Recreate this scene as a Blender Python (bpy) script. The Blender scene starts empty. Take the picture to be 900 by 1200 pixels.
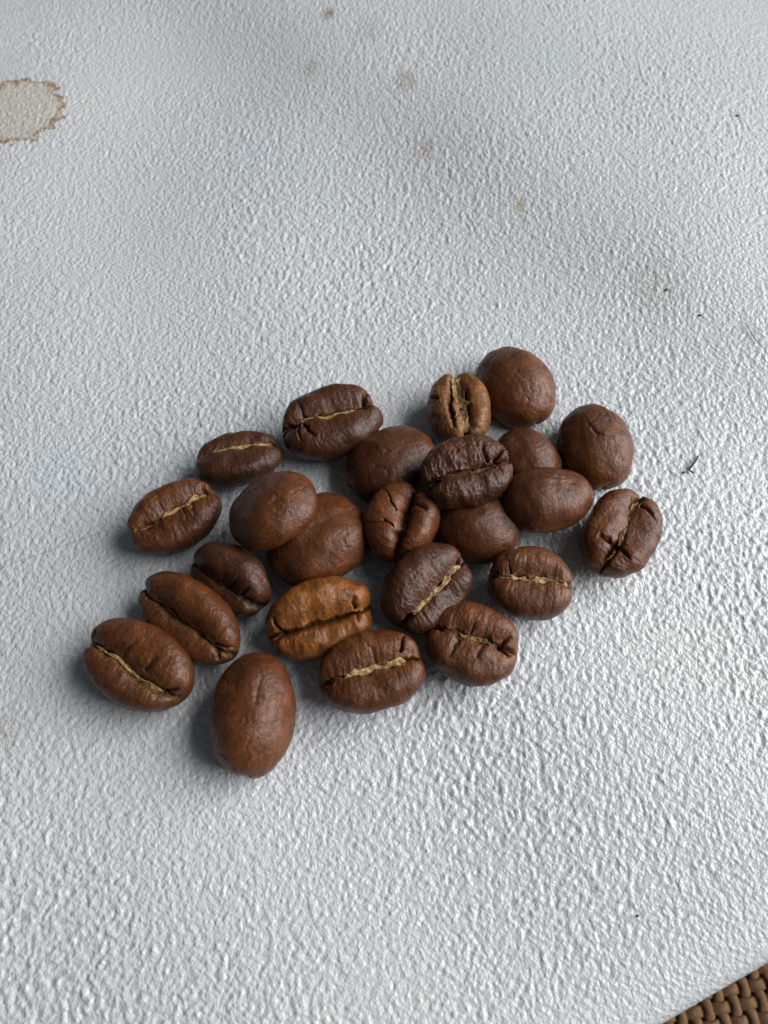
import bpy, math
import numpy as np
from mathutils import Vector

# ------------------------------------------------------------------ camera, light, exposure
scene = bpy.context.scene
COL = scene.collection
R = math.radians

CAM_H = 80.0            # mm above the table
TILT = 28.0             # degrees off straight down
FPX = 906.0             # focal length in pixels of the 900 x 1200 photograph

cam_d = bpy.data.cameras.new("camera")
cam = bpy.data.objects.new("camera", cam_d)
COL.objects.link(cam)
cam.location = (0, 0, CAM_H / 1000)
cam.rotation_euler = (R(TILT), 0, 0)
cam_d.sensor_fit = 'VERTICAL'
cam_d.sensor_height = 34.6
cam_d.lens = 34.6 * FPX / 1200.0
cam_d.clip_start = 0.002
cam_d.clip_end = 10.0
cam_d.dof.use_dof = True
cam_d.dof.focus_distance = 0.090
cam_d.dof.aperture_fstop = 36.0
scene.camera = cam

world = bpy.data.worlds.new("World")
scene.world = world
world.use_nodes = True
bg = world.node_tree.nodes["Background"]
bg.inputs[0].default_value = (0.86, 0.93, 1.0, 1)
bg.inputs[1].default_value = 0.075


def area(name, loc, target, sx, sy, power, color):
    d = bpy.data.lights.new(name, 'AREA')
    d.shape = 'RECTANGLE'
    d.size, d.size_y = sx, sy
    d.energy = power
    d.color = color
    o = bpy.data.objects.new(name, d)
    o.location = loc
    o.rotation_euler = (Vector(target) - Vector(loc)).to_track_quat('-Z', 'Y').to_euler()
    COL.objects.link(o)


# the window to the right of the table
area("window_light", (1.04, 0.16, 0.68), (0.0, 0.05, 0.0), 1.30, 1.15, 33.5, (1.0, 0.992, 0.985))

scene.view_settings.view_transform = 'Standard'
scene.view_settings.look = 'None'
scene.view_settings.gamma = 1.0
scene.view_settings.exposure = 0.0
scene.view_settings.use_curve_mapping = False
scene.cycles.use_denoising = True
scene.cycles.max_bounces = 6

# ------------------------------------------------------------------ numeric helpers (mm)
ct, st = math.cos(R(TILT)), math.sin(R(TILT))


def project(P):
    x, y, z = P[:, 0], P[:, 1], P[:, 2] - CAM_H
    yc = y * ct + z * st
    d = y * st - z * ct
    return np.stack([450 + FPX * x / d, 600 - FPX * yc / d], 1)


def at(px, py, z=0.0):
    """the point at height z (mm) that the photograph shows at this pixel"""
    rx, ry = (px - 450) / FPX, (600 - py) / FPX
    dy, dz = ry * ct + st, ry * st - ct
    t = (z - CAM_H) / dz
    return np.array([rx * t, dy * t, z])


_rng = np.random.default_rng(7)
_PERM = _rng.permutation(512)
_GR = _rng.normal(size=(512, 3))
_GR /= np.linalg.norm(_GR, axis=1)[:, None]


def perlin(p, seed=0):
    p = np.asarray(p, float)
    i = np.floor(p).astype(np.int64)
    f = p - i
    u = f * f * f * (f * (f * 6 - 15) + 10)
    out = np.zeros(len(p))
    for dx in (0, 1):
        wx = u[:, 0] if dx else 1 - u[:, 0]
        hx = _PERM[(i[:, 0] + dx + seed * 17) & 511]
        for dy in (0, 1):
            wy = u[:, 1] if dy else 1 - u[:, 1]
            hy = _PERM[(hx + i[:, 1] + dy) & 511]
            for dz in (0, 1):
                wz = u[:, 2] if dz else 1 - u[:, 2]
                g = _GR[_PERM[(hy + i[:, 2] + dz) & 511]]
                out += wx * wy * wz * (g[:, 0] * (f[:, 0] - dx) + g[:, 1] * (f[:, 1] - dy) + g[:, 2] * (f[:, 2] - dz))
    return out * 1.5


def smooth(e0, e1, x):
    t = np.clip((x - e0) / (e1 - e0), 0, 1)
    return t * t * (3 - 2 * t)


def seg_dist(x, y, pts):
    best = np.full(x.shape, 1e9)
    along = np.zeros(x.shape)
    n = len(pts) - 1
    for k in range(n):
        (x0, y0), (x1, y1) = pts[k], pts[k + 1]
        dx, dy = x1 - x0, y1 - y0
        t = np.clip(((x - x0) * dx + (y - y0) * dy) / (dx * dx + dy * dy + 1e-12), 0, 1)
        d = np.hypot(x - x0 - t * dx, y - y0 - t * dy)
        m = d < best
        along = np.where(m, (k + t) / n, along)
        best = np.minimum(best, d)
    return best, along


def mesh_from(name, verts_mm, quads, tris=None, mat=None, parent=None, attrs=None, smooth_shade=True):
    me = bpy.data.meshes.new(name)
    v = np.ascontiguousarray(verts_mm / 1000.0, dtype=np.float32)
    nq = len(quads)
    nt = 0 if tris is None else len(tris)
    me.vertices.add(len(v))
    me.vertices.foreach_set("co", v.ravel())
    loops = quads.ravel() if nt == 0 else np.concatenate([quads.ravel(), tris.ravel()])
    me.loops.add(len(loops))
    me.loops.foreach_set("vertex_index", loops.astype(np.int32))
    me.polygons.add(nq + nt)
    starts = np.concatenate([np.arange(nq) * 4, nq * 4 + np.arange(nt) * 3]).astype(np.int32)
    me.polygons.foreach_set("loop_start", starts)
    me.polygons.foreach_set("use_smooth", np.full(nq + nt, smooth_shade))
    me.update(calc_edges=True)
    for k, val in (attrs or {}).items():
        a = me.attributes.new(k, 'FLOAT', 'POINT')
        a.data.foreach_set("value", np.asarray(val, np.float32))
    if mat:
        me.materials.append(mat)
    o = bpy.data.objects.new(name, me)
    COL.objects.link(o)
    if parent:
        o.parent = parent
    return o


def tag(o, label=None, cat=None, group=None, kind=None):
    for k, v in (("label", label), ("category", cat), ("group", group), ("kind", kind)):
        if v:
            o[k] = v
    return o


# ------------------------------------------------------------------ material helper
class NT:
    def __init__(self, name):
        self.m = bpy.data.materials.new(name)
        self.m.use_nodes = True
        self.t = self.m.node_tree
        self.b = self.t.nodes["Principled BSDF"]

    def node(self, typ, **kw):
        n = self.t.nodes.new(typ)
        for k, v in kw.items():
            setattr(n, k, v)
        return n

    def link(self, a, b):
        self.t.links.new(a, b)

    def put(self, sock, v):
        if isinstance(v, bpy.types.NodeSocket):
            self.link(v, sock)
        else:
            sock.default_value = v

    def math(self, op, a, b=0.0, clamp=False):
        n = self.node('ShaderNodeMath', operation=op, use_clamp=clamp)
        self.put(n.inputs[0], a)
        self.put(n.inputs[1], b)
        return n.outputs[0]

    def coord(self, scale=1000.0, rot=(0, 0, 0), stretch=(1, 1, 1), loc=(0, 0, 0)):
        tc = self.node('ShaderNodeTexCoord')
        mp = self.node('ShaderNodeMapping')
        mp.inputs['Scale'].default_value = tuple(scale * s for s in stretch)
        mp.inputs['Rotation'].default_value = rot
        mp.inputs['Location'].default_value = loc
        self.link(tc.outputs['Object'], mp.inputs['Vector'])
        return mp.outputs[0]

    def noise(self, vec, scale, detail=3.0, rough=0.5, dist=0.0, out=0):
        n = self.node('ShaderNodeTexNoise')
        self.link(vec, n.inputs['Vector'])
        n.inputs['Scale'].default_value = scale
        n.inputs['Detail'].default_value = detail
        n.inputs['Roughness'].default_value = rough
        n.inputs['Distortion'].default_value = dist
        return n.outputs[out]

    def maprange(self, v, a, b, c=0.0, d=1.0, smoothstep=True):
        n = self.node('ShaderNodeMapRange')
        n.interpolation_type = 'SMOOTHSTEP' if smoothstep else 'LINEAR'
        self.put(n.inputs[0], v)
        for i, x in enumerate((a, b, c, d)):
            n.inputs[1 + i].default_value = x
        return n.outputs[0]

    def mix(self, f, a, b, blend='MIX'):
        n = self.node('ShaderNodeMix', data_type='RGBA', blend_type=blend)
        self.put(n.inputs[0], f)
        for s, v in ((n.inputs[6], a), (n.inputs[7], b)):
            if isinstance(v, tuple) and len(v) == 3:
                v = v + (1,)
            self.put(s, v)
        return n.outputs[2]

    def bump(self, h, dist, strength=1.0, normal=None):
        n = self.node('ShaderNodeBump')
        n.inputs['Strength'].default_value = strength
        n.inputs['Distance'].default_value = dist
        self.link(h, n.inputs['Height'])
        if normal:
            self.link(normal, n.inputs['Normal'])
        return n.outputs[0]

    def attr(self, name):
        n = self.node('ShaderNodeAttribute', attribute_name=name)
        return n.outputs['Fac']


# ------------------------------------------------------------------ the table
def table_wave(x, y):
    """the slow waviness of the moulded plastic, mm"""
    p = np.stack([x / 55.0, y / 55.0, np.full_like(x, 0.37)], 1)
    w = 1.5 * perlin(p, 3) + 0.5 * perlin(p * 2.1, 5)
    # a shallow diagonal valley that runs across the far right
    a, b = at(390, 90), at(780, 350)
    t = (b - a)[:2] / np.linalg.norm((b - a)[:2])
    s = (x - a[0]) * (-t[1]) + (y - a[1]) * t[0]
    return w + 2.3 * np.tanh(s / 13.0)



def on_table(px, py):
    """the point of the wavy table top that shows at this pixel"""
    c = at(px, py)
    for _ in range(6):
        c = at(px, py, float(table_wave(c[:1], c[1:2])[0]))
    return c


E0, E1 = at(738, 1200)[:2], at(890, 1110)[:2]      # the rim seen in the near right corner
_t = (E1 - E0) / np.linalg.norm(E1 - E0)
_n = np.array([_t[1], -_t[0]])                      # points off the table
if _n[1] > 0:
    _n = -_n


def axis_grid(lo, hi, step, out_lo, out_hi):
    core = np.arange(lo, hi + 1e-6, step)
    left, right = [], []
    s, v = step, lo
    while v > out_lo:
        s *= 1.35
        v -= s
        left.append(v)
    s, v = step, hi
    while v < out_hi:
        s *= 1.35
        v += s
        right.append(v)
    return np.array(left[::-1] + list(core) + right)


def far_grid(lo, hi, s0, s1):
    v, out = lo, [lo]
    while v < hi:
        v += s0 + (s1 - s0) * (v - lo) / (hi - lo)
        out.append(v)
    return np.array(out)


def build_table():
    xs = axis_grid(-63, 63, 0.19, -260, 260)
    ys_core = far_grid(-14, 162, 0.17, 0.38)
    tail = axis_grid(0, 1, 1, -200, 300)
    ys = np.concatenate([-14 - np.cumsum(0.25 * 1.4 ** np.arange(15))[::-1], ys_core,
                         ys_core[-1] + np.cumsum(0.5 * 1.35 ** np.arange(16))])
    X, Y = np.meshgrid(xs, ys, indexing='ij')
    x, y = X.ravel(), Y.ravel()
    s = -((x - E0[0]) * _n[0] + (y - E0[1]) * _n[1])     # distance inside the edge
    z = table_wave(x, y)
    fine = (np.abs(x) < 90) & (y > -25) & (y < 175)
    # stucco-like moulded grain
    amp = smooth(0.8, 4.5, s) * np.where(fine, 1.0, 0.0)
    p = np.stack([x, y, np.zeros_like(x)], 1)
    wx = perlin(p / 2.2, 11) * 0.35
    wy = perlin(p / 2.2 + 31.7, 12) * 0.35
    q = p + np.stack([wx, wy, np.zeros_like(x)], 1)
    g1 = perlin(q / 0.54, 21)
    g1 = np.sign(g1) * np.abs(g1) ** 1.25 * 1.2
    g2 = perlin(q / 0.36 + 9.1, 22)
    g3 = perlin(q / 1.05 + 4.7, 23)
    bil = 1 - np.abs(perlin(q / 1.25 + 2.2, 24)) * 2.0
    patch = 0.85 + 0.75 * perlin(p / 23.0 + 7.7, 30)
    # the pile's soft shadow put into the shape: grain flattened on its left
    shadow_ctr = at(110, 720)
    shadow_flat = 1 - 0.30 * np.exp(-(((x - shadow_ctr[0]) / 13) ** 2 + ((y - shadow_ctr[1]) / 11) ** 2))
    grain = 0.165 * g1 + 0.028 * g2 + 0.064 * g3 + 0.008 * bil
    z = z + grain * amp * patch * shadow_flat
    # the rolled rim
    r, L = 2.2, 16.0
    over = np.clip(-s, 0, None)
    ang = np.clip(over / r, 0, math.pi / 2)
    horiz = r * np.sin(ang)
    drop = r * (1 - np.cos(ang)) + np.clip(over - r * math.pi / 2, 0, None)
    x2 = x + _n[0] * (horiz - over)
    y2 = y + _n[1] * (horiz - over)
    z = z - drop - 0.5 * np.exp(-np.clip(s, 0, None) / 2.0)
    V = np.stack([x2, y2, z], 1)
    nx, ny = len(xs), len(ys)
    idx = np.arange(nx * ny).reshape(nx, ny)
    Q = np.stack([idx[:-1, :-1], idx[1:, :-1], idx[1:, 1:], idx[:-1, 1:]], -1).reshape(-1, 4)
    keep = (s[Q] > -L).all(1)
    Q = Q[keep]
    used = np.unique(Q)
    remap = np.full(nx * ny, -1)
    remap[used] = np.arange(len(used))
    return V[used], remap[Q]


m = NT("moulded_white_plastic")
vec = m.coord(1000.0)
sep = m.node('ShaderNodeSeparateXYZ')
m.link(vec, sep.inputs[0])
cool = m.noise(vec, 0.03, 3, 0.5)
base = m.mix(m.maprange(cool, 0.3, 0.7), (0.560, 0.595, 0.625), (0.600, 0.615, 0.625))
grime = m.noise(vec, 1.3, 5, 0.65)
base = m.mix(m.maprange(grime, 0.52, 0.80, 0.0, 0.16), base, (0.36, 0.34, 0.31))


def stain(base, px, py, rx, ry, ring, fill, col, edge=0.62, wob=1.9, nscale=0.5):
    """a dried drop: a thin darker tide line round a faint filling"""
    c = on_table(px, py)
    ex = np.linalg.norm(on_table(px + rx, py) - c)
    ey = np.linalg.norm(on_table(px, py - ry) - on_table(px, py + ry)) / 2
    ctr = (on_table(px, py - ry) + on_table(px, py + ry)) / 2
    dx = m.math('DIVIDE', m.math('SUBTRACT', sep.outputs[0], float(c[0])), float(ex))
    dy = m.math('DIVIDE', m.math('SUBTRACT', sep.outputs[1], float(ctr[1])), float(ey))
    d = m.math('SQRT', m.math('ADD', m.math('MULTIPLY', dx, dx), m.math('MULTIPLY', dy, dy)))
    w = m.noise(vec, nscale, 6, 0.62)
    d = m.math('ADD', d, m.math('MULTIPLY', m.math('SUBTRACT', w, 0.5), wob * 0.45))
    inner = m.maprange(d, 1.0, 0.985, 0.0, fill)
    line = m.math('MULTIPLY', m.maprange(d, 1.0 - edge * 0.33, 0.985, 0.0, 1.0), m.maprange(d, 1.015, 0.995))
    br = m.maprange(m.noise(vec, 0.75, 4, 0.6), 0.30, 0.62, 0.35, 1.0)
    line = m.math('MULTIPLY', m.math('MULTIPLY', line, br), ring)
    inner = m.math('MULTIPLY', inner, m.maprange(m.noise(vec, 1.6, 4, 0.65), 0.35, 0.62, 0.35, 1.0))
    base = m.mix(inner, base, (0.47, 0.385, 0.24))
    return m.mix(line, base, col)


def spot(base, px, py, rpx, strength, col, grainy=3.0):
    c = on_table(px, py)
    r = float(np.linalg.norm(on_table(px + rpx, py) - c))
    dx = m.math('SUBTRACT', sep.outputs[0], float(c[0]))
    dy = m.math('MULTIPLY', m.math('SUBTRACT', sep.outputs[1], float(c[1])), 0.7)
    d = m.math('SQRT', m.math('ADD', m.math('MULTIPLY', dx, dx), m.math('MULTIPLY', dy, dy)))
    f = m.maprange(d, r, r * 0.15)
    n = m.maprange(m.noise(vec, grainy, 4, 0.7), 0.37, 0.56)
    return m.mix(m.math('MULTIPLY', m.math('MULTIPLY', f, n), strength), base, col)


base = stain(base, 20, 130, 54, 36, 1.0, 0.55, (0.25, 0.135, 0.036))
base = spot(base, 385, 16, 11, 0.95, (0.22, 0.14, 0.05))
base = spot(base, 364, 80, 15, 0.45, (0.30, 0.25, 0.19))
base = spot(base, 476, 95, 20, 0.6, (0.27, 0.21, 0.15))
base = spot(base, 433, 35, 26, 0.3, (0.27, 0.22, 0.16))
base = spot(base, 497, 175, 17, 0.55, (0.36, 0.23, 0.16))
base = spot(base, 608, 240, 11, 0.75, (0.34, 0.30, 0.10))
base = spot(base, 770, 335, 50, 0.28, (0.26, 0.23, 0.19))
base = spot(base, 5, 858, 30, 0.3, (0.30, 0.22, 0.16))
m.link(base, m.b.inputs['Base Color'])
b1 = m.noise(m.coord(1000, (0, 0, 0.6), (1, 0.95, 1)), 2.2, 1, 0.5, 0.0)
b2 = m.noise(vec, 5.0, 3, 0.6)
h = m.math('ADD', b1, m.math('MULTIPLY', b2, 0.10))
m.link(m.bump(h, 0.00024, 0.85), m.b.inputs['Normal'])
m.put(m.b.inputs['Roughness'], m.maprange(grime, 0.3, 0.7, 0.26, 0.40))
m.b.inputs['Specular IOR Level'].default_value = 0.58
TABLE_MAT = m.m

tv, tq = build_table()
table = mesh_from("table", tv, tq, mat=TABLE_MAT)
tag(table, "white moulded plastic table top with a grainy surface and brown drip stains", "table")

# ------------------------------------------------------------------ the woven mat below the rim
MAT_Z = -70.0
m = NT("brown_woven_cord")
vec = m.coord(1000.0)
n1 = m.noise(vec, 0.9, 4, 0.6)
n2 = m.noise(m.coord(1000, (0, 0, 0), (3.5, 0.5, 1)), 2.2, 4, 0.6)
c = m.mix(m.maprange(n1, 0.3, 0.7), (0.17, 0.088, 0.036), (0.27, 0.155, 0.07))
c = m.mix(m.maprange(n2, 0.45, 0.75, 0, 0.6), c, (0.16, 0.085, 0.038))
m.link(c, m.b.inputs['Base Color'])
m.b.inputs['Roughness'].default_value = 0.85
m.link(m.bump(n2, 0.0004, 0.8), m.b.inputs['Normal'])
CORD = m.m

m = NT("dark_floor")
vec = m.coord(1000.0)
m.link(m.mix(m.maprange(m.noise(vec, 0.15, 4, 0.6), 0.3, 0.7), (0.045, 0.028, 0.017), (0.08, 0.05, 0.03)), m.b.inputs['Base Color'])
m.b.inputs['Roughness'].default_value = 0.8
fl = mesh_from("floor", np.array([[-1500, -1500, MAT_Z - 1.5], [1500, -1500, MAT_Z - 1.5], [1500, 1500, MAT_Z - 1.5], [-1500, 1500, MAT_Z - 1.5]], float),
               np.array([[0, 1, 2, 3]]), mat=m.m)
tag(fl, kind="structure")

PITCH, N_STR = 2.3, 56
matc = at(850, 1170, MAT_Z)
mat_root = bpy.data.objects.new("woven_mat", None)
COL.objects.link(mat_root)
mat_root.location = (matc[0] / 1000, matc[1] / 1000, MAT_Z / 1000)
mat_root.rotation_euler = (0, 0, R(8))
tag(mat_root, "brown woven mat of thick cords below the table's near right corner", "mat")


def strand_mesh(phase, wid, thick):
    L = PITCH * (N_STR + 1)
    n = N_STR * 5
    t = np.linspace(-L / 2, L / 2, n)
    zc = 0.55 * np.cos(math.pi * (t + PITCH * (N_STR - 1) / 2) / PITCH + phase)
    ring = np.array([[math.cos(a) * wid, math.sin(a) * thick] for a in np.linspace(0, 2 * math.pi, 8, endpoint=False)])
    V = np.zeros((n, 8, 3))
    V[:, :, 0] = t[:, None]
    V[:, :, 1] = ring[None, :, 0] * (0.92 + 0.10 * np.cos(2 * math.pi * t / PITCH))[:, None]
    V[:, :, 2] = ring[None, :, 1] + zc[:, None]
    idx = np.arange(n * 8).reshape(n, 8)
    j = np.roll(idx, -1, axis=1)
    Q = np.stack([idx[:-1], idx[1:], j[1:], j[:-1]], -1).reshape(-1, 4)
    return V.reshape(-1, 3), Q


protos = [mesh_from("strand", *strand_mesh(ph, w, th), mat=CORD, parent=mat_root) for ph, w, th in
          ((0.0, 0.90, 0.55), (math.pi, 0.90, 0.55))]
srng = np.random.default_rng(5)
for d in (0, 1):
    for k in range(N_STR):
        src = protos[(k + d) % 2]
        if d == 0 and k < 2:
            o = src
        else:
            o = src.copy()
            COL.objects.link(o)
            o.parent = mat_root
        off = (k - (N_STR - 1) / 2) * PITCH / 1000
        o.location = (0, off, 0) if d == 0 else (off, 0, 0)
        o.rotation_euler = (0, 0, (0 if d == 0 else R(90)) + R(srng.normal(0, 0.25)))

# ------------------------------------------------------------------ bean materials
def bean_material(name, dark, mid, lite, rough, wr=0.62):
    m = NT(name)
    vec = m.coord(1000.0)
    n1 = m.noise(vec, 0.33, 4, 0.55, 0.3)
    n2 = m.noise(vec, 1.5, 5, 0.65, 0.2)
    n3 = m.noise(m.coord(1000, (0, 0, 0), (1.9, 0.55, 0.8)), 1.3, 5, 0.6, 0.6)
    c = m.mix(m.maprange(n1, 0.32, 0.68), mid, lite)
    c = m.mix(m.maprange(n2, 0.46, 0.72, 0.0, 0.75), c, dark)
    c = m.mix(m.maprange(n3, 0.55, 0.75, 0.0, 0.35), c, dark)
    tone = m.node('ShaderNodeAttribute', attribute_name='tone', attribute_type='OBJECT').outputs['Fac']
    hs = m.node('ShaderNodeHueSaturation')
    m.put(hs.inputs['Value'], tone)
    hs.inputs['Saturation'].default_value = 1.03
    m.link(c, hs.inputs['Color'])
    c = hs.outputs[0]
    fk = m.noise(vec, 2.7, 3, 0.7, 0.5)
    c = m.mix(m.maprange(fk, 0.66, 0.76, 0.0, 0.55), c, tuple(1.8 * x for x in lite))
    pt = m.noise(vec, 0.16, 2, 0.5)
    c = m.mix(m.maprange(pt, 0.45, 0.65, 0.0, 0.45), c, dark)
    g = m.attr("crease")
    c = m.mix(m.math('MULTIPLY', g, 0.9), c, tuple(0.6 * x for x in dark))  # shade inside the crease and cracks painted into the colour
    s = m.attr("skin")           # where shreds of silverskin cling to the lips of the crease
    fl = m.maprange(m.noise(vec, 3.2, 4, 0.7), 0.40, 0.62)
    c = m.mix(m.math('MULTIPLY', m.math('MULTIPLY', s, fl), 0.75), c, (0.30, 0.17, 0.07))
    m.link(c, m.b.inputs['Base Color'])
    # leathery wrinkles
    v = m.node('ShaderNodeTexVoronoi', feature='DISTANCE_TO_EDGE')
    wv = m.node('ShaderNodeMix', data_type='RGBA', blend_type='LINEAR_LIGHT')
    m.link(vec, wv.inputs[6])
    m.link(m.noise(vec, 1.1, 3, 0.6, 0, 1), wv.inputs[7])
    wv.inputs[0].default_value = 0.55
    m.link(wv.outputs[2], v.inputs['Vector'])
    v.inputs['Scale'].default_value = 1.15
    cell = m.maprange(v.outputs[0], 0.0, 0.16)
    fine = m.noise(vec, 4.2, 4, 0.62, 0.3)
    tiny = m.noise(vec, 11.0, 2, 0.5)
    h = m.math('ADD', m.math('MULTIPLY', cell, 0.13), m.math('MULTIPLY', fine, 0.58))
    h = m.math('ADD', h, m.math('MULTIPLY', n3, 0.7))
    h = m.math('ADD', h, m.math('MULTIPLY', tiny, 0.26))
    m.link(m.bump(h, 0.00016, wr), m.b.inputs['Normal'])
    m.put(m.b.inputs['Roughness'], m.maprange(n2, 0.35, 0.7, rough - 0.10, rough + 0.15))
    m.b.inputs['Specular IOR Level'].default_value = 0.42
    return m.m


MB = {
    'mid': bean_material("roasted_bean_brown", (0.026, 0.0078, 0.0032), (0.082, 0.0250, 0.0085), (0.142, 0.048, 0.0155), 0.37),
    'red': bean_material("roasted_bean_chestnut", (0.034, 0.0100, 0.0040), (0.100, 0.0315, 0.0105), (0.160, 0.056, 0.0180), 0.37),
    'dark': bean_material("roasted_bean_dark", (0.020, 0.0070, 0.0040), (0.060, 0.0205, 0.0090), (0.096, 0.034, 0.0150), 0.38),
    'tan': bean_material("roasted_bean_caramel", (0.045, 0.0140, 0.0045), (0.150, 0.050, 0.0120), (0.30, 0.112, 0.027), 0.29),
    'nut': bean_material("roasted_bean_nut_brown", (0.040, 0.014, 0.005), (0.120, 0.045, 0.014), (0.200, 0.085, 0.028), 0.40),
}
m = NT("silverskin")
vec = m.coord(1000.0)
n1 = m.noise(vec, 1.6, 5, 0.7)
n2 = m.noise(m.coord(1000, (0, 0, 0), (0.7, 2.4, 1)), 2.2, 4, 0.6)
c = m.mix(m.maprange(n1, 0.35, 0.65), (0.22, 0.115, 0.04), (0.58, 0.385, 0.165))
c = m.mix(m.maprange(n2, 0.50, 0.70, 0, 0.8), c, (0.085, 0.04, 0.016))
m.link(c, m.b.inputs['Base Color'])
m.link(m.bump(n2, 0.0003, 0.8), m.b.inputs['Normal'])
m.b.inputs['Roughness'].default_value = 0.5
SKIN = m.m
m = NT("silverskin_brown")
vec = m.coord(1000.0)
n1 = m.noise(vec, 1.6, 5, 0.7)
c = m.mix(m.maprange(n1, 0.35, 0.65), (0.05, 0.022, 0.010), (0.26, 0.13, 0.055))
m.link(c, m.b.inputs['Base Color'])
m.link(m.bump(n1, 0.0003, 0.8), m.b.inputs['Normal'])
m.b.inputs['Roughness'].default_value = 0.5
SKIN_DARK = m.m


# ------------------------------------------------------------------ the beans
def crease_y(xn, sp):
    ph = sp['seed'] * 1.7
    return (sp.get('co', 0.0) + sp.get('s', 0.08) * np.sin(math.pi * 0.95 * xn)
            + sp.get('bow', 0.0) * (1 - xn * xn)
            + 0.018 * np.sin(9 * xn + ph) + 0.012 * np.sin(17 * xn + 2.1 * ph))


def shape(S, a, b, sp):
    """sphere points -> plain bean body (no grooves), and outward normals"""
    Sx, Sy, Sz = S[:, 0], S[:, 1], S[:, 2]
    xn = np.sign(Sx) * np.abs(Sx) ** sp.get('px', 0.92)
    tp = 1 + sp.get('taper', 0.0) * xn
    c_dn = b * sp.get('dn', 0.95)
    c_up = b * sp.get('up', 0.50)
    x = a * xn
    y = b * Sy * tp + b * sp.get('bend', 0.0) * (xn * xn - 0.4)
    up = np.clip(Sz, 0, 1)
    z = np.where(Sz < 0, c_dn * Sz, c_up * (1 - (1 - up) ** 1.9)) * tp
    N = np.stack([Sx / a, Sy / b, Sz / np.where(Sz < 0, c_dn, c_up)], 1)
    N /= np.linalg.norm(N, axis=1)[:, None] + 1e-9
    return np.stack([x, y, z], 1), N, xn


def full_body(S, a, b, sp):
    P, N, xn = shape(S, a, b, sp)
    Sy, Sz = S[:, 1], S[:, 2]
    sd = sp['seed']
    yc = crease_y(xn, sp)
    dy = Sy - yc
    face = smooth(-0.30, 0.10, Sz)
    depth = b * (sp.get('depth', 0.30) if sp['face'] else 0.10)
    w1, w2 = sp.get('w1', 0.060), sp.get('w2', 0.30)
    # one lip of the crease rolls over a little higher than the other
    lip = sp.get('lip', 0.25)
    kx = np.stack([xn, np.full_like(xn, sd * 1.37), np.zeros_like(xn)], 1)
    w1 = w1 * np.clip(0.95 + 1.5 * perlin(kx * [2.3, 1, 1], sd + 7) + 0.9 * perlin(kx * [6.1, 1, 1], sd + 8), 0.35, 2.1)
    slot = np.exp(-(np.abs(dy) / w1) ** 2.2)
    vee = np.exp(-(dy / w2) ** 2) * (1 + lip * np.tanh(dy / 0.12))
    env = face * (1 - 0.35 * np.abs(xn) ** 6)
    D = -env * depth * (0.80 * slot + 0.50 * vee)
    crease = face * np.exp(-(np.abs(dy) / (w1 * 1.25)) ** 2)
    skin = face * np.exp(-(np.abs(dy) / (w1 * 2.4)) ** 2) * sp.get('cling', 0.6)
    # lumps
    D += b * 0.055 * sp.get('lump', 1.0) * perlin(P / (0.75 * b) + sd * 3.1, sd)
    D += b * 0.030 * sp.get('lump', 1.0) * perlin(P / (0.36 * b) + sd * 5.3, sd + 40)
    # wrinkles that run off the crease on the face, faint leather elsewhere
    wob = perlin(P / 1.3 + sd, sd + 60)
    rad = perlin(np.stack([P[:, 0] * 1.9 + 0.5 * wob, P[:, 1] * 0.38, P[:, 2] * 0.38 + sd * 2.7], 1), sd + 80)
    rad2 = perlin(np.stack([P[:, 0] * 3.4 + 1.2 * wob, P[:, 1] * 0.7 + 0.5 * wob, P[:, 2] * 0.7 + sd * 3.7], 1), sd + 85)
    near = np.exp(-(dy / 0.45) ** 2)
    D += face * sp.get('wr', 1.0) * b * (0.004 + 0.009 * near) * (rad + 0.9 * rad2)
    lt = perlin(P / 0.62 + 0.4 * wob[:, None] + sd * 1.9, sd + 90)
    D += b * (0.0035 + 0.004 * face) * sp.get('wr', 1.0) * (1 - 2 * np.abs(lt))
    lw = perlin(np.stack([P[:, 0] * 0.45, P[:, 1] * 1.5, P[:, 2] * 1.5], 1) + 0.5 * wob[:, None] + sd * 4.1, sd + 95)
    D += (1 - face) * b * 0.007 * sp.get('wr', 1.0) * (1 - 2 * np.abs(lw))
    fac = perlin(P / (0.95 * b) + sd * 6.7, sd + 120)
    D += -(1 - face) * b * 0.10 * np.clip(fac - 0.12, 0, 1)
    fold = perlin(np.stack([P[:, 0] * 0.30, P[:, 1] * 0.75, P[:, 2] * 0.75], 1) + 0.35 * wob[:, None] + sd * 8.3, sd + 130)
    D += -(1 - face) * b * 0.030 * np.exp(-(fold / 0.035) ** 2) * smooth(0.0, 0.35, perlin(P / 3.1 + sd * 2.2, sd + 140))
    # cracks and folds, drawn on the face (+) or on the back (-)
    for side, pts, w, dp in sp.get('cracks', []):
        d, al = seg_dist(xn + 0.05 * wob + 0.03 * lt, Sy + 0.05 * rad + 0.03 * lt, pts)
        msk = smooth(-0.35, 0.0, Sz) if side > 0 else smooth(0.35, 0.0, Sz)
        tapr = (1 - al) ** 0.6 if sp.get('ct', True) else 1.0
        dp = dp * (2.0 if side > 0 else 1.2)
        w = w * 0.72
        g = np.exp(-(d / w) ** 1.5) * msk * tapr
        D += -b * dp * g
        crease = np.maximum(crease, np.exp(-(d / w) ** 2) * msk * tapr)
    for side, cx, cy, r, dp in sp.get('dents', []):
        d = np.hypot(xn - cx, Sy - cy)
        msk = smooth(-0.45, 0.1, Sz) if side > 0 else smooth(0.45, -0.1, Sz)
        D += -b * dp * np.exp(-(d / r) ** 2) * msk
    return P + N * D[:, None], np.clip(crease, 0, 1), np.clip(skin, 0, 1)


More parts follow.
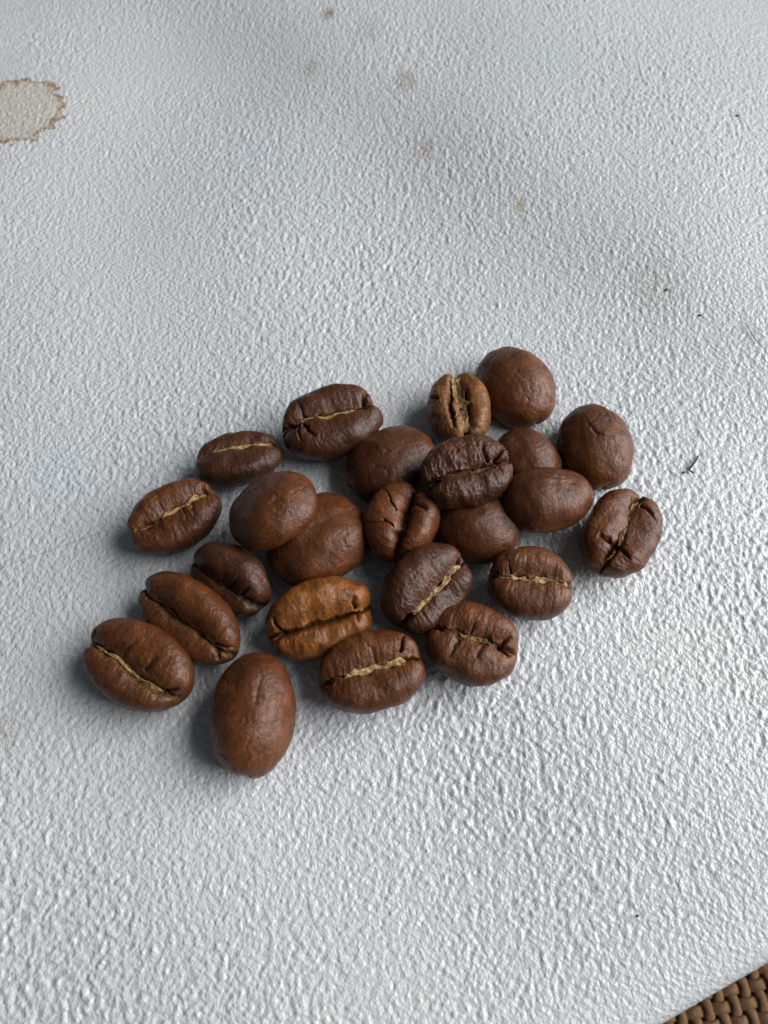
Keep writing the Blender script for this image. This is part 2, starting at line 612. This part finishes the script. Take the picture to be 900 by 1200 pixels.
def sphere_grid(nu, nphi, dense):
    if dense:
        ph = np.linspace(0, 2 * math.pi, 4001)
        wgt = 1 + 3.2 * np.exp(-((ph - math.pi / 2) / 0.22) ** 2) + 1.0 * np.exp(-((ph - math.pi / 2) / 0.8) ** 2)
        cum = np.concatenate([[0], np.cumsum((wgt[1:] + wgt[:-1]) / 2)])
        phi = np.interp(np.linspace(0, cum[-1], nphi, endpoint=False), cum, ph)
    else:
        phi = np.linspace(0, 2 * math.pi, nphi, endpoint=False)
    u = np.linspace(0, math.pi, nu + 2)[1:-1]
    U, F = np.meshgrid(u, phi, indexing='ij')
    S = np.stack([-np.cos(U), np.sin(U) * np.cos(F), np.sin(U) * np.sin(F)], -1).reshape(-1, 3)
    S = np.concatenate([S, [[-1, 0, 0], [1, 0, 0]]])
    idx = np.arange(nu * nphi).reshape(nu, nphi)
    j = np.roll(idx, -1, axis=1)
    Q = np.stack([idx[:-1], idx[1:], j[1:], j[:-1]], -1).reshape(-1, 4)[:, ::-1]
    p0, p1 = nu * nphi, nu * nphi + 1
    T = np.concatenate([np.stack([np.full(nphi, p0), idx[0], j[0]], -1), np.stack([np.full(nphi, p1), j[-1], idx[-1]], -1)])[:, ::-1]
    return S, Q, T


S_COARSE, _, _ = sphere_grid(30, 48, False)
S_FACE, Q_FACE, T_FACE = sphere_grid(200, 230, True)
S_DOME, Q_DOME, T_DOME = sphere_grid(120, 160, False)


def rot(yaw, pitch, roll):
    cy, sy, cp, sp_, cr, sr = math.cos(yaw), math.sin(yaw), math.cos(pitch), math.sin(pitch), math.cos(roll), math.sin(roll)
    Rz = np.array([[cy, -sy, 0], [sy, cy, 0], [0, 0, 1]])
    Ry = np.array([[cp, 0, sp_], [0, 1, 0], [-sp_, 0, cp]])
    Rx = np.array([[1, 0, 0], [0, cr, -sr], [0, sr, cr]])
    return Rz @ Ry @ Rx


def fit(sp):
    """size and place the bean so that its outline has the measured centre, length and width"""
    px, py = sp['at']
    ang = R(sp['ang'])
    d_img = np.array([math.cos(ang), math.sin(ang)])
    n_img = np.array([-d_img[1], d_img[0]])
    lp, wp = sp['size']
    face = sp['face']
    lift = sp.get('lift', 0.0)
    a, b = lp / 22.0, wp / 22.0
    zc = 3.0 + lift
    yaw = 0.0
    ctr = at(px, py, zc)
    for it in range(14):
        p0 = at(px - 20 * d_img[0], py - 20 * d_img[1], zc)
        p1 = at(px + 20 * d_img[0], py + 20 * d_img[1], zc)
        yaw = math.atan2(p1[1] - p0[1], p1[0] - p0[0])
        M = rot(yaw, R(sp.get('pitch', 0)), R(sp.get('roll', 0) + (0 if face else 180)))
        P, _, _ = shape(S_COARSE, a, b, sp)
        W = P @ M.T
        wz = float(table_wave(np.array([ctr[0]]), np.array([ctr[1]]))[0])
        ctr[2] = wz - W[:, 2].min() + lift - 0.08
        zc = ctr[2]
        I = project(W + ctr)
        al, ac = I @ d_img, I @ n_img
        a *= (lp / (al.max() - al.min())) ** 0.9
        b *= (wp / (ac.max() - ac.min())) ** 0.9
        cen = d_img * (al.max() + al.min()) / 2 + n_img * (ac.max() + ac.min()) / 2
        e = np.array([px, py]) - cen
        k = np.linalg.norm(at(px + 10, py, zc) - at(px, py, zc)) / 10
        q = project(ctr[None])[0] + e
        ctr = at(q[0], q[1], zc)
    return a, b, M, ctr


def chaff_strip(a, b, sp, x0, x1, half, sink, seed, ragged=0.36):
    nx, ny = 90, 9
    xn = np.linspace(x0, x1, nx)
    rp = np.stack([xn, np.full(nx, seed + 0.3), np.zeros(nx)], 1)
    rag = 1 + ragged * (2.2 * perlin(rp * [2.6, 1, 1], seed) + 1.3 * perlin(rp * [7.3, 1, 1], seed + 1) + 0.7 * perlin(rp * [19, 1, 1], seed + 2))
    endt = np.clip(np.minimum((xn - x0), (x1 - xn)) / 0.10, 0.15, 1) ** 0.7
    hw = 1.3 * half * np.clip(rag, 0.15, 2.3) * endt
    t = np.linspace(-1, 1, ny)
    XN = np.repeat(xn[:, None], ny, 1)
    T = np.repeat(t[None], nx, 0)
    side = 0.35 * half * perlin(np.stack([xn * 3.1, np.full(nx, seed + 7.3), np.zeros(nx)], 1), seed + 3)
    Sy = crease_y(XN.ravel(), sp) + (hw[:, None] * T + side[:, None]).ravel()
    xr = XN.ravel()
    Sx = np.sign(xr) * np.abs(xr) ** (1 / sp.get('px', 0.92))
    Sz2 = 1 - Sx ** 2 - Sy ** 2
    Sz = np.sqrt(np.clip(Sz2, 1e-4, 1))
    P, N, _ = shape(np.stack([Sx, Sy, Sz], 1), a, b, sp)
    depth = b * sp.get('depth', 0.30)
    w2 = sp.get('w2', 0.30)
    dy = Sy - crease_y(xr, sp)
    D = -depth * 0.50 * np.exp(-(dy / w2) ** 2) - (sink + sp.get('sunk', 0.045)) * b
    D += b * 0.055 * sp.get('lump', 1.0) * perlin(P / (0.75 * b) + sp['seed'] * 3.1, sp['seed'])
    D += b * 0.030 * sp.get('lump', 1.0) * perlin(P / (0.36 * b) + sp['seed'] * 5.3, sp['seed'] + 40)
    D += b * 0.055 * perlin(np.stack([xr * 8, T.ravel() * 1.3, np.full(len(xr), seed * 1.1)], 1), seed + 11)
    D += b * 0.050 * perlin(np.stack([xr * 3.3, T.ravel() * 0.7, np.full(len(xr), seed * 1.9)], 1), seed + 13)
    D += b * 0.014 * perlin(np.stack([xr * 34, T.ravel() * 3.1, np.full(len(xr), seed * 2.1)], 1), seed + 12)
    top = P + N * D[:, None]
    bot = top - N * 0.10 * b
    n = nx * ny
    idx = np.arange(n).reshape(nx, ny)
    Q = np.stack([idx[:-1, :-1], idx[1:, :-1], idx[1:, 1:], idx[:-1, 1:]], -1).reshape(-1, 4)
    rim = np.concatenate([idx[:, 0], idx[-1, 1:], idx[::-1, -1][1:], idx[0, ::-1][1:-1]])
    rn = np.roll(rim, -1)
    Qr = np.stack([rim, rim + n, rn + n, rn], -1)
    return np.concatenate([top, bot]), np.concatenate([Q, Q[:, ::-1] + n, Qr])


GROUP = "roasted coffee beans on the white table"


def make_bean(sp):
    a, b, M, ctr = fit(sp)
    S, Q, T = (S_FACE, Q_FACE, T_FACE) if sp['face'] else (S_DOME, Q_DOME, T_DOME)
    P, cr, sk = full_body(S, a, b, sp)
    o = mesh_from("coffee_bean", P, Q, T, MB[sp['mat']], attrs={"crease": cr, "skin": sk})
    from mathutils import Matrix
    MW = np.eye(4)
    MW[:3, :3] = M
    W = P @ M.T
    gz = table_wave(W[:, 0] + ctr[0], W[:, 1] + ctr[1])
    dz = (W[:, 2] + ctr[2] - gz).min() - sp.get('lift', 0.0) + 0.06
    MW[:3, 3] = (ctr - [0, 0, dz]) / 1000.0
    o.matrix_world = Matrix(MW.tolist())
    tag(o, sp['label'], "coffee bean", GROUP)
    for k, ch in enumerate(sp.get('chaff', [])):
        x0, x1, half, sink, dark = ch
        v, q = chaff_strip(a, b, sp, x0, x1, half, sink, sp['seed'] * 3 + k)
        c = mesh_from("silverskin", v, q, mat=SKIN_DARK if dark else SKIN, parent=o)
        if not dark:
            c["label"] = "golden papery skin left in the crease"
    return o


# at / size in pixels of the photograph; ang is the long axis, clockwise from the right;
# in bean space x runs along that axis and y to its left (up the picture when ang is near 0)
BEANS = [
    dict(at=(296, 838), size=(150, 100), ang=97, face=False, mat='red', roll=-22, dn=0.92, up=0.45, lump=0.6, taper=0.02,
         cracks=[(-1, [(-0.05, 0.16), (-0.45, 0.10), (-0.75, 0.22)], 0.035, 0.03), (-1, [(-0.12, 0.02), (-0.2, 0.2)], 0.03, 0.04)],
         label="smooth chestnut bean rounded back up, nearest the front, a fold down its middle"),
    dict(at=(162, 780), size=(138, 100), ang=30, face=True, mat='mid', roll=8, co=-0.20, s=-0.10, dn=0.8, up=0.5,
         chaff=[(-0.80, 0.72, 0.035, 0.03, False)], lump=0.7,
         cracks=[(1, [(-0.92, -0.05), (-0.86, 0.25)], 0.035, 0.12), (1, [(0.78, -0.25), (0.90, 0.02)], 0.04, 0.10), (1, [(0.25, 0.0), (0.32, 0.45)], 0.04, 0.03), (1, [(-0.2, 0.0), (-0.1, 0.5)], 0.04, 0.025)],
         label="leftmost bean, large and brown, with wispy gold thread in its wavy crease"),
    dict(at=(223, 725), size=(140, 84), ang=39, face=True, mat='mid', roll=26, co=-0.12, s=0.05, dn=0.85, up=0.55,
         chaff=[(-0.7, 0.75, 0.03, 0.08, True)], lump=0.7,
         cracks=[(1, [(0.72, -0.05), (0.93, 0.20)], 0.04, 0.12), (1, [(0.80, -0.12), (0.9, -0.4)], 0.04, 0.1)],
         label="long brown bean tilted on its edge, touching the leftmost bean on its upper right"),
    dict(at=(270, 679), size=(106, 76), ang=36, face=True, mat='dark', roll=42, co=-0.10, s=0.06, dn=0.9, up=0.6,
         chaff=[(-0.75, 0.7, 0.03, 0.10, True)],
         cracks=[(1, [(0.25, 0.0), (0.34, 0.5)], 0.035, 0.09), (1, [(0.55, 0.0), (0.66, 0.45)], 0.045, 0.12), (1, [(0.0, 0.0), (0.02, 0.4)], 0.03, 0.05)],
         label="small very dark bean on its edge, crease in shade, left of the dented big bean"),
    dict(at=(204, 607), size=(119, 78), ang=-28, face=True, mat='mid', roll=6, co=0.05, s=0.04, dn=0.8, up=0.5,
         chaff=[(-0.25, 0.82, 0.055, 0.0, False), (-0.98, -0.2, 0.03, 0.05, True)], wr=1.4,
         cracks=[(1, [(0.80, 0.05), (0.86, 0.45)], 0.04, 0.12), (1, [(0.25, 0.0), (0.15, -0.5)], 0.03, 0.04), (1, [(0.45, 0.0), (0.35, -0.5)], 0.03, 0.04)],
         label="brown bean crease up at the left, gold skin widening to its upper right end"),
    dict(at=(280, 538), size=(108, 63), ang=-11, face=True, mat='dark', roll=-10, co=0.10, s=-0.03, bow=0.06, dn=0.85, up=0.5,
         sunk=0.035, chaff=[(-0.95, 0.82, 0.05, 0.0, False)],
         cracks=[(1, [(0.80, 0.1), (0.93, -0.20)], 0.04, 0.10)],
         label="slim dark bean crease up with a full length gold line, upper left of the pile"),
    dict(at=(388, 496), size=(120, 86), ang=-19, face=True, mat='dark', roll=4, co=0.02, s=-0.11, dn=0.85, up=0.52, lump=1.2,
         chaff=[(-0.72, 0.55, 0.045, 0.0, False)], depth=0.34,
         cracks=[(1, [(0.72, -0.12), (0.84, 0.42)], 0.05, 0.2), (1, [(-0.72, 0.0), (-0.98, 0.25)], 0.05, 0.16), (1, [(-0.58, -0.05), (-0.45, -0.5)], 0.04, 0.09), (1, [(-0.7, -0.1), (-0.75, -0.45)], 0.03, 0.06), (1, [(-0.55, 0.1), (-0.5, 0.7)], 0.06, 0.05)],
         label="dark bean at the pile's top left, its S shaped gold crease notched on the right"),
    dict(at=(320, 599), size=(114, 80), ang=-37, face=False, mat='mid', roll=-26, pitch=-4, dn=0.66, up=0.34, lump=0.6, lift=2.8, wr=0.7,
         label="smooth brown oval bean rounded back up, leaning over the dented big bean"),
    dict(at=(372, 634), size=(130, 103), ang=-36, face=False, mat='mid', roll=-10, dn=0.70, up=0.40, lump=1.0, wr=0.7, taper=0.03,
         dents=[(-1, 0.80, 0.05, 0.50, 0.07), (-1, -0.05, 0.1, 0.2, 0.04)],
         cracks=[(-1, [(0.05, -0.15), (0.25, -0.2)], 0.04, 0.05)],
         label="big brown bean rounded back up with a hollow dent in its right flank, mid pile"),
    dict(at=(459, 546), size=(112, 88), ang=-27, face=False, mat='mid', roll=-6, dn=0.76, up=0.45, lump=0.7, wr=0.8,
         label="brown bean rounded back up in shade just right of the notched dark bean"),
    dict(at=(538, 481), size=(92, 72), ang=82, face=True, mat='nut', sunk=0.02, roll=6, co=0.06, s=0.10, dn=0.9, up=0.55, depth=0.42, w1=0.10, lump=1.3, wr=1.8, cling=1.0,
         chaff=[(-0.85, 0.2, 0.11, 0.0, False), (-0.3, 0.85, 0.09, 0.05, False)],
         cracks=[(1, [(-0.75, -0.1), (0.1, -0.34), (0.75, -0.25)], 0.07, 0.28), (1, [(-0.2, 0.3), (0.75, 0.30)], 0.06, 0.18), (1, [(-0.1, -0.62), (-0.25, -0.95)], 0.04, 0.1)],
         label="small cracked caramel bean with a ragged open crease, propped behind the top bean"),
    dict(at=(605, 455), size=(103, 87), ang=58, face=False, mat='red', roll=4, dn=0.80, up=0.45, lump=0.7, taper=-0.03,
         cracks=[(-1, [(-0.35, 0.1), (-0.45, -0.35), (-0.4, -0.6)], 0.035, 0.03)],
         label="plump plain brown bean rounded back up, farthest from the camera"),
    dict(at=(546, 554), size=(112, 84), ang=-17, face=True, mat='dark', roll=10, co=-0.10, s=-0.08, dn=0.75, up=0.55, lump=1.3, wr=2.0, lift=3.4, depth=0.36,
         chaff=[(-0.7, 0.75, 0.04, 0.14, True)],
         cracks=[(1, [(0.62, -0.05), (0.95, 0.30)], 0.05, 0.16), (1, [(0.65, -0.1), (0.92, -0.1)], 0.05, 0.15), (1, [(0.45, 0.0), (0.40, 0.45)], 0.04, 0.10), (1, [(-0.75, -0.1), (-0.98, -0.3)], 0.06, 0.16)],
         label="dark shiny bean lying on top of the others, its crease black and toothed"),
    dict(at=(617, 541), size=(84, 76), ang=35, face=False, mat='mid', roll=0, dn=0.85, up=0.45, lump=0.7, wr=0.8,
         label="dull brown bean rounded back up, half hidden behind the pointed bean"),
    dict(at=(698, 525), size=(104, 88), ang=78, face=False, mat='red', roll=6, dn=0.80, up=0.45, lump=0.7,
         cracks=[(-1, [(0.05, 0.05), (-0.2, 0.22), (-0.5, 0.30)], 0.022, 0.05), (-1, [(0.05, 0.05), (0.12, -0.35)], 0.02, 0.05), (-1, [(-0.2, 0.22), (-0.35, -0.05), (-0.55, -0.15)], 0.02, 0.04)],
         label="plump brown bean with fine cracks on its rounded back, rightmost of the smooth beans"),
    dict(at=(641, 586), size=(110, 77), ang=-12, face=False, mat='mid', roll=-3, dn=0.85, up=0.42, lump=0.8, taper=-0.10, lift=2.4, pitch=3,
         cracks=[(-1, [(-0.1, -0.3), (0.45, -0.1)], 0.035, 0.035)],
         label="brown bean rounded back up, blunt tip pointing right, just left of the angular bean"),
    dict(at=(728, 625), size=(110, 88), ang=-62, face=True, mat='mid', roll=4, co=-0.02, s=0.08, dn=0.8, up=0.5, px=0.84, lump=1.2,
         chaff=[(-0.42, 0.72, 0.04, 0.0, False)],
         cracks=[(1, [(-0.45, 0.0), (-0.52, 0.55)], 0.045, 0.16), (1, [(-0.5, 0.0), (-0.92, 0.12)], 0.05, 0.18), (1, [(-0.42, 0.0), (-0.58, -0.5)], 0.04, 0.14), (1, [(0.6, -0.1), (0.45, -0.7)], 0.05, 0.08), (1, [(0.45, 0.05), (0.8, 0.3)], 0.05, 0.08)],
         label="angular brown bean crease up with star shaped cracks, rightmost of all"),
    dict(at=(560, 618), size=(104, 84), ang=14, face=False, mat='mid', roll=-6, dn=0.85, up=0.45, lump=0.7, wr=0.8,
         label="brown bean rounded back up, tucked below the front edge of the top dark bean"),
    dict(at=(470, 611), size=(99, 86), ang=-70, face=True, mat='mid', roll=-6, co=-0.24, s=0.04, dn=0.85, up=0.6, depth=0.46, w1=0.10, w2=0.25, lump=1.1, lift=0.6, cling=0.2,
         chaff=[(-0.6, 0.2, 0.05, 0.20, True)],
         cracks=[(1, [(0.0, 0.08), (0.16, 0.28), (0.34, 0.46), (0.46, 0.72)], 0.024, 0.06), (1, [(-0.42, 0.0), (-0.36, 0.3), (-0.43, 0.6), (-0.38, 0.85)], 0.024, 0.05), (1, [(0.8, -0.25), (0.95, 0.0)], 0.05, 0.15), (1, [(0.35, -0.35), (0.2, -0.7)], 0.05, 0.12)],
         label="brown bean mid pile with a deep black crease running almost straight up and down"),
    dict(at=(500, 690), size=(116, 94), ang=-45, face=True, mat='dark', roll=20, co=-0.20, s=0.02, dn=0.8, up=0.6, depth=0.36, w2=0.26,
         sunk=0.025, chaff=[(-0.72, 0.80, 0.075, 0.0, False)], wr=1.3,
         dents=[(1, 0.1, -0.65, 0.35, 0.18)],
         cracks=[(1, [(0.75, -0.15), (0.97, 0.05)], 0.05, 0.18), (1, [(-0.75, -0.2), (-0.95, -0.1)], 0.04, 0.12)],
         label="dark purplish bean with a straight bright gold crease slanting up right, lower centre"),
    dict(at=(622, 685), size=(103, 85), ang=8, face=True, mat='mid', roll=3, co=-0.03, s=0.03, bow=0.03, dn=0.8, up=0.52,
         sunk=0.04, chaff=[(-0.92, 0.90, 0.055, 0.0, False)],
         cracks=[(1, [(-0.85, 0.0), (-0.98, 0.25)], 0.04, 0.08), (1, [(-0.55, 0.05), (-0.6, 0.4)], 0.03, 0.05)],
         label="reddish brown bean with a level gold crease, right below the pointed bean"),
    dict(at=(554, 756), size=(112, 94), ang=18, face=True, mat='mid', roll=2, co=0.06, s=0.02, dn=0.75, up=0.5,
         chaff=[(-0.75, 0.55, 0.055, 0.05, True), (-0.35, 0.15, 0.035, 0.0, False)],
         cracks=[(1, [(0.58, 0.0), (0.78, 0.42)], 0.04, 0.12), (1, [(0.6, 0.0), (0.88, -0.10)], 0.055, 0.18), (1, [(0.25, -0.1), (0.15, -0.5)], 0.04, 0.06), (1, [(-0.1, 0.1), (-0.1, 0.5)], 0.03, 0.04), (1, [(-0.72, 0.05), (-0.98, 0.1)], 0.06, 0.14), (1, [(-0.35, 0.0), (-0.35, -0.7)], 0.06, 0.035)],
         label="brown bean crease up with brownish flakes and forked crack, right of the gold patch bean"),
    dict(at=(436, 788), size=(130, 95), ang=-14, face=True, mat='mid', roll=4, co=-0.02, s=0.02, dn=0.8, up=0.52, depth=0.34,
         sunk=0.03, chaff=[(-0.55, 0.66, 0.10, 0.0, False), (-0.9, -0.5, 0.05, 0.06, True)],
         cracks=[(1, [(0.62, 0.25), (0.68, 0.62)], 0.03, 0.14), (1, [(0.70, 0.02), (0.95, -0.03)], 0.05, 0.16), (1, [(-0.8, -0.02), (-0.98, -0.2)], 0.055, 0.2), (1, [(0.1, 0.1), (0.0, 0.7)], 0.035, 0.03)],
         label="brown bean crease up with a broad gold skin patch, in front of the caramel bean"),
    dict(at=(374, 725), size=(133, 90), ang=-17, face=True, mat='tan', roll=24, co=-0.14, s=-0.02, dn=0.8, up=0.6, depth=0.30, lump=1.2, cling=0.2,
         cracks=[(1, [(-0.80, -0.1), (-0.76, 0.42)], 0.055, 0.18), (1, [(-0.75, -0.15), (-0.97, -0.3)], 0.05, 0.16), (1, [(0.66, 0.0), (0.66, 0.30)], 0.035, 0.12), (1, [(0.68, -0.18), (0.65, -0.36)], 0.04, 0.12)],
         label="glossy orange brown caramel bean leaning towards the camera, front centre"),
]
# how light each bean was roasted, in the order of the list
TONES = [1.10, 0.98, 1.0, 0.82, 1.0, 0.90, 0.98, 1.08, 1.18, 0.92, 1.25, 1.15, 1.0, 1.02, 1.10, 1.12, 1.15, 1.0, 1.40, 1.0, 1.18, 1.22, 1.08, 1.02]
for i, sp in enumerate(BEANS):
    sp['seed'] = i + 1
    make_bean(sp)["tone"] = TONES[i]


# ------------------------------------------------------------------ small litter on the table
def plain(name, col, rough=0.6):
    m = NT(name)
    vec = m.coord(1000.0)
    m.link(m.mix(m.maprange(m.noise(vec, 3, 3), 0.3, 0.7), tuple(0.7 * c for c in col), col), m.b.inputs['Base Color'])
    m.b.inputs['Roughness'].default_value = rough
    return m.m


FIB = plain("dark_fibre", (0.02, 0.018, 0.017))
HAIR = plain("grey_hair", (0.16, 0.15, 0.14))


def fibre(name, pix, rad, mat, label, cat, lift=0.06, sub=8):
    pts = np.array([on_table(*p) for p in pix])
    t = np.linspace(0, len(pts) - 1, (len(pts) - 1) * sub + 1)
    P = np.stack([np.interp(t, np.arange(len(pts)), pts[:, k]) for k in range(3)], 1)
    for _ in range(3):
        P[1:-1] = 0.5 * P[1:-1] + 0.25 * (P[2:] + P[:-2])
    P[:, 2] = table_wave(P[:, 0], P[:, 1]) + lift + 0.03 * np.sin(t * 2.1)
    n = len(P)
    T = np.gradient(P, axis=0)
    T /= np.linalg.norm(T, axis=1)[:, None]
    A = np.cross(T, [0, 0, 1.0])
    A /= np.linalg.norm(A, axis=1)[:, None]
    B = np.cross(T, A)
    r = rad * np.clip(np.minimum(np.arange(n), n - 1 - np.arange(n)) / 3.0, 0.25, 1)
    a = np.linspace(0, 2 * math.pi, 6, endpoint=False)
    V = P[:, None] + r[:, None, None] * (np.cos(a)[None, :, None] * A[:, None] + np.sin(a)[None, :, None] * B[:, None])
    idx = np.arange(n * 6).reshape(n, 6)
    j = np.roll(idx, -1, axis=1)
    Q = np.stack([idx[:-1], idx[1:], j[1:], j[:-1]], -1).reshape(-1, 4)
    o = mesh_from(name, V.reshape(-1, 3), Q, mat=mat)
    tag(o, label, cat)
    return o


fibre("dark_fibre", [(819, 533), (812, 545), (806, 552), (813, 557)], 0.11, FIB,
      "bent black fibre lying on the table right of the beans", "fibre", 0.34)
fibre("dark_fibre", [(872, 379), (880, 393), (888, 405)], 0.06, FIB,
      "thin straight dark fibre near the table's right edge of the picture", "fibre", 0.24)
fibre("grey_hair", [(-6, 670), (20, 659), (50, 649), (75, 640), (100, 631), (128, 621)], 0.015, HAIR,
      "fine grey hair stretched across the table at the far left", "hair", 0.15)

S_CR, Q_CR, T_CR = sphere_grid(6, 9, False)


def crumb(px, py, rpx, seed, label):
    c = on_table(px, py)
    r = np.linalg.norm(on_table(px + rpx, py)[:2] - c[:2])
    P = S_CR * r * np.array([1.0, 0.75, 0.55])
    P = P * (1 + 0.5 * perlin(S_CR * 1.3 + seed, seed))[:, None]
    o = mesh_from("crumb", P, Q_CR, T_CR, FIB)
    z = float(table_wave(c[:1], c[1:2])[0])
    o.location = (c[0] / 1000, c[1] / 1000, (z + 0.10) / 1000)
    tag(o, label, "crumb", "dark specks on the table")


crumb(781, 340, 1.9, 1, "tiny black speck at the right of the table, above the smooth plump beans")
crumb(820, 370, 2.0, 2, "tiny dark speck close to the thin straight fibre")
crumb(864, 136, 1.7, 3, "tiny black speck at the upper right of the table")
crumb(747, 1073, 1.9, 4, "tiny black speck near the front right rim of the table")
crumb(801, 554, 1.6, 6, "tiny dark speck beside the bent black fibre")
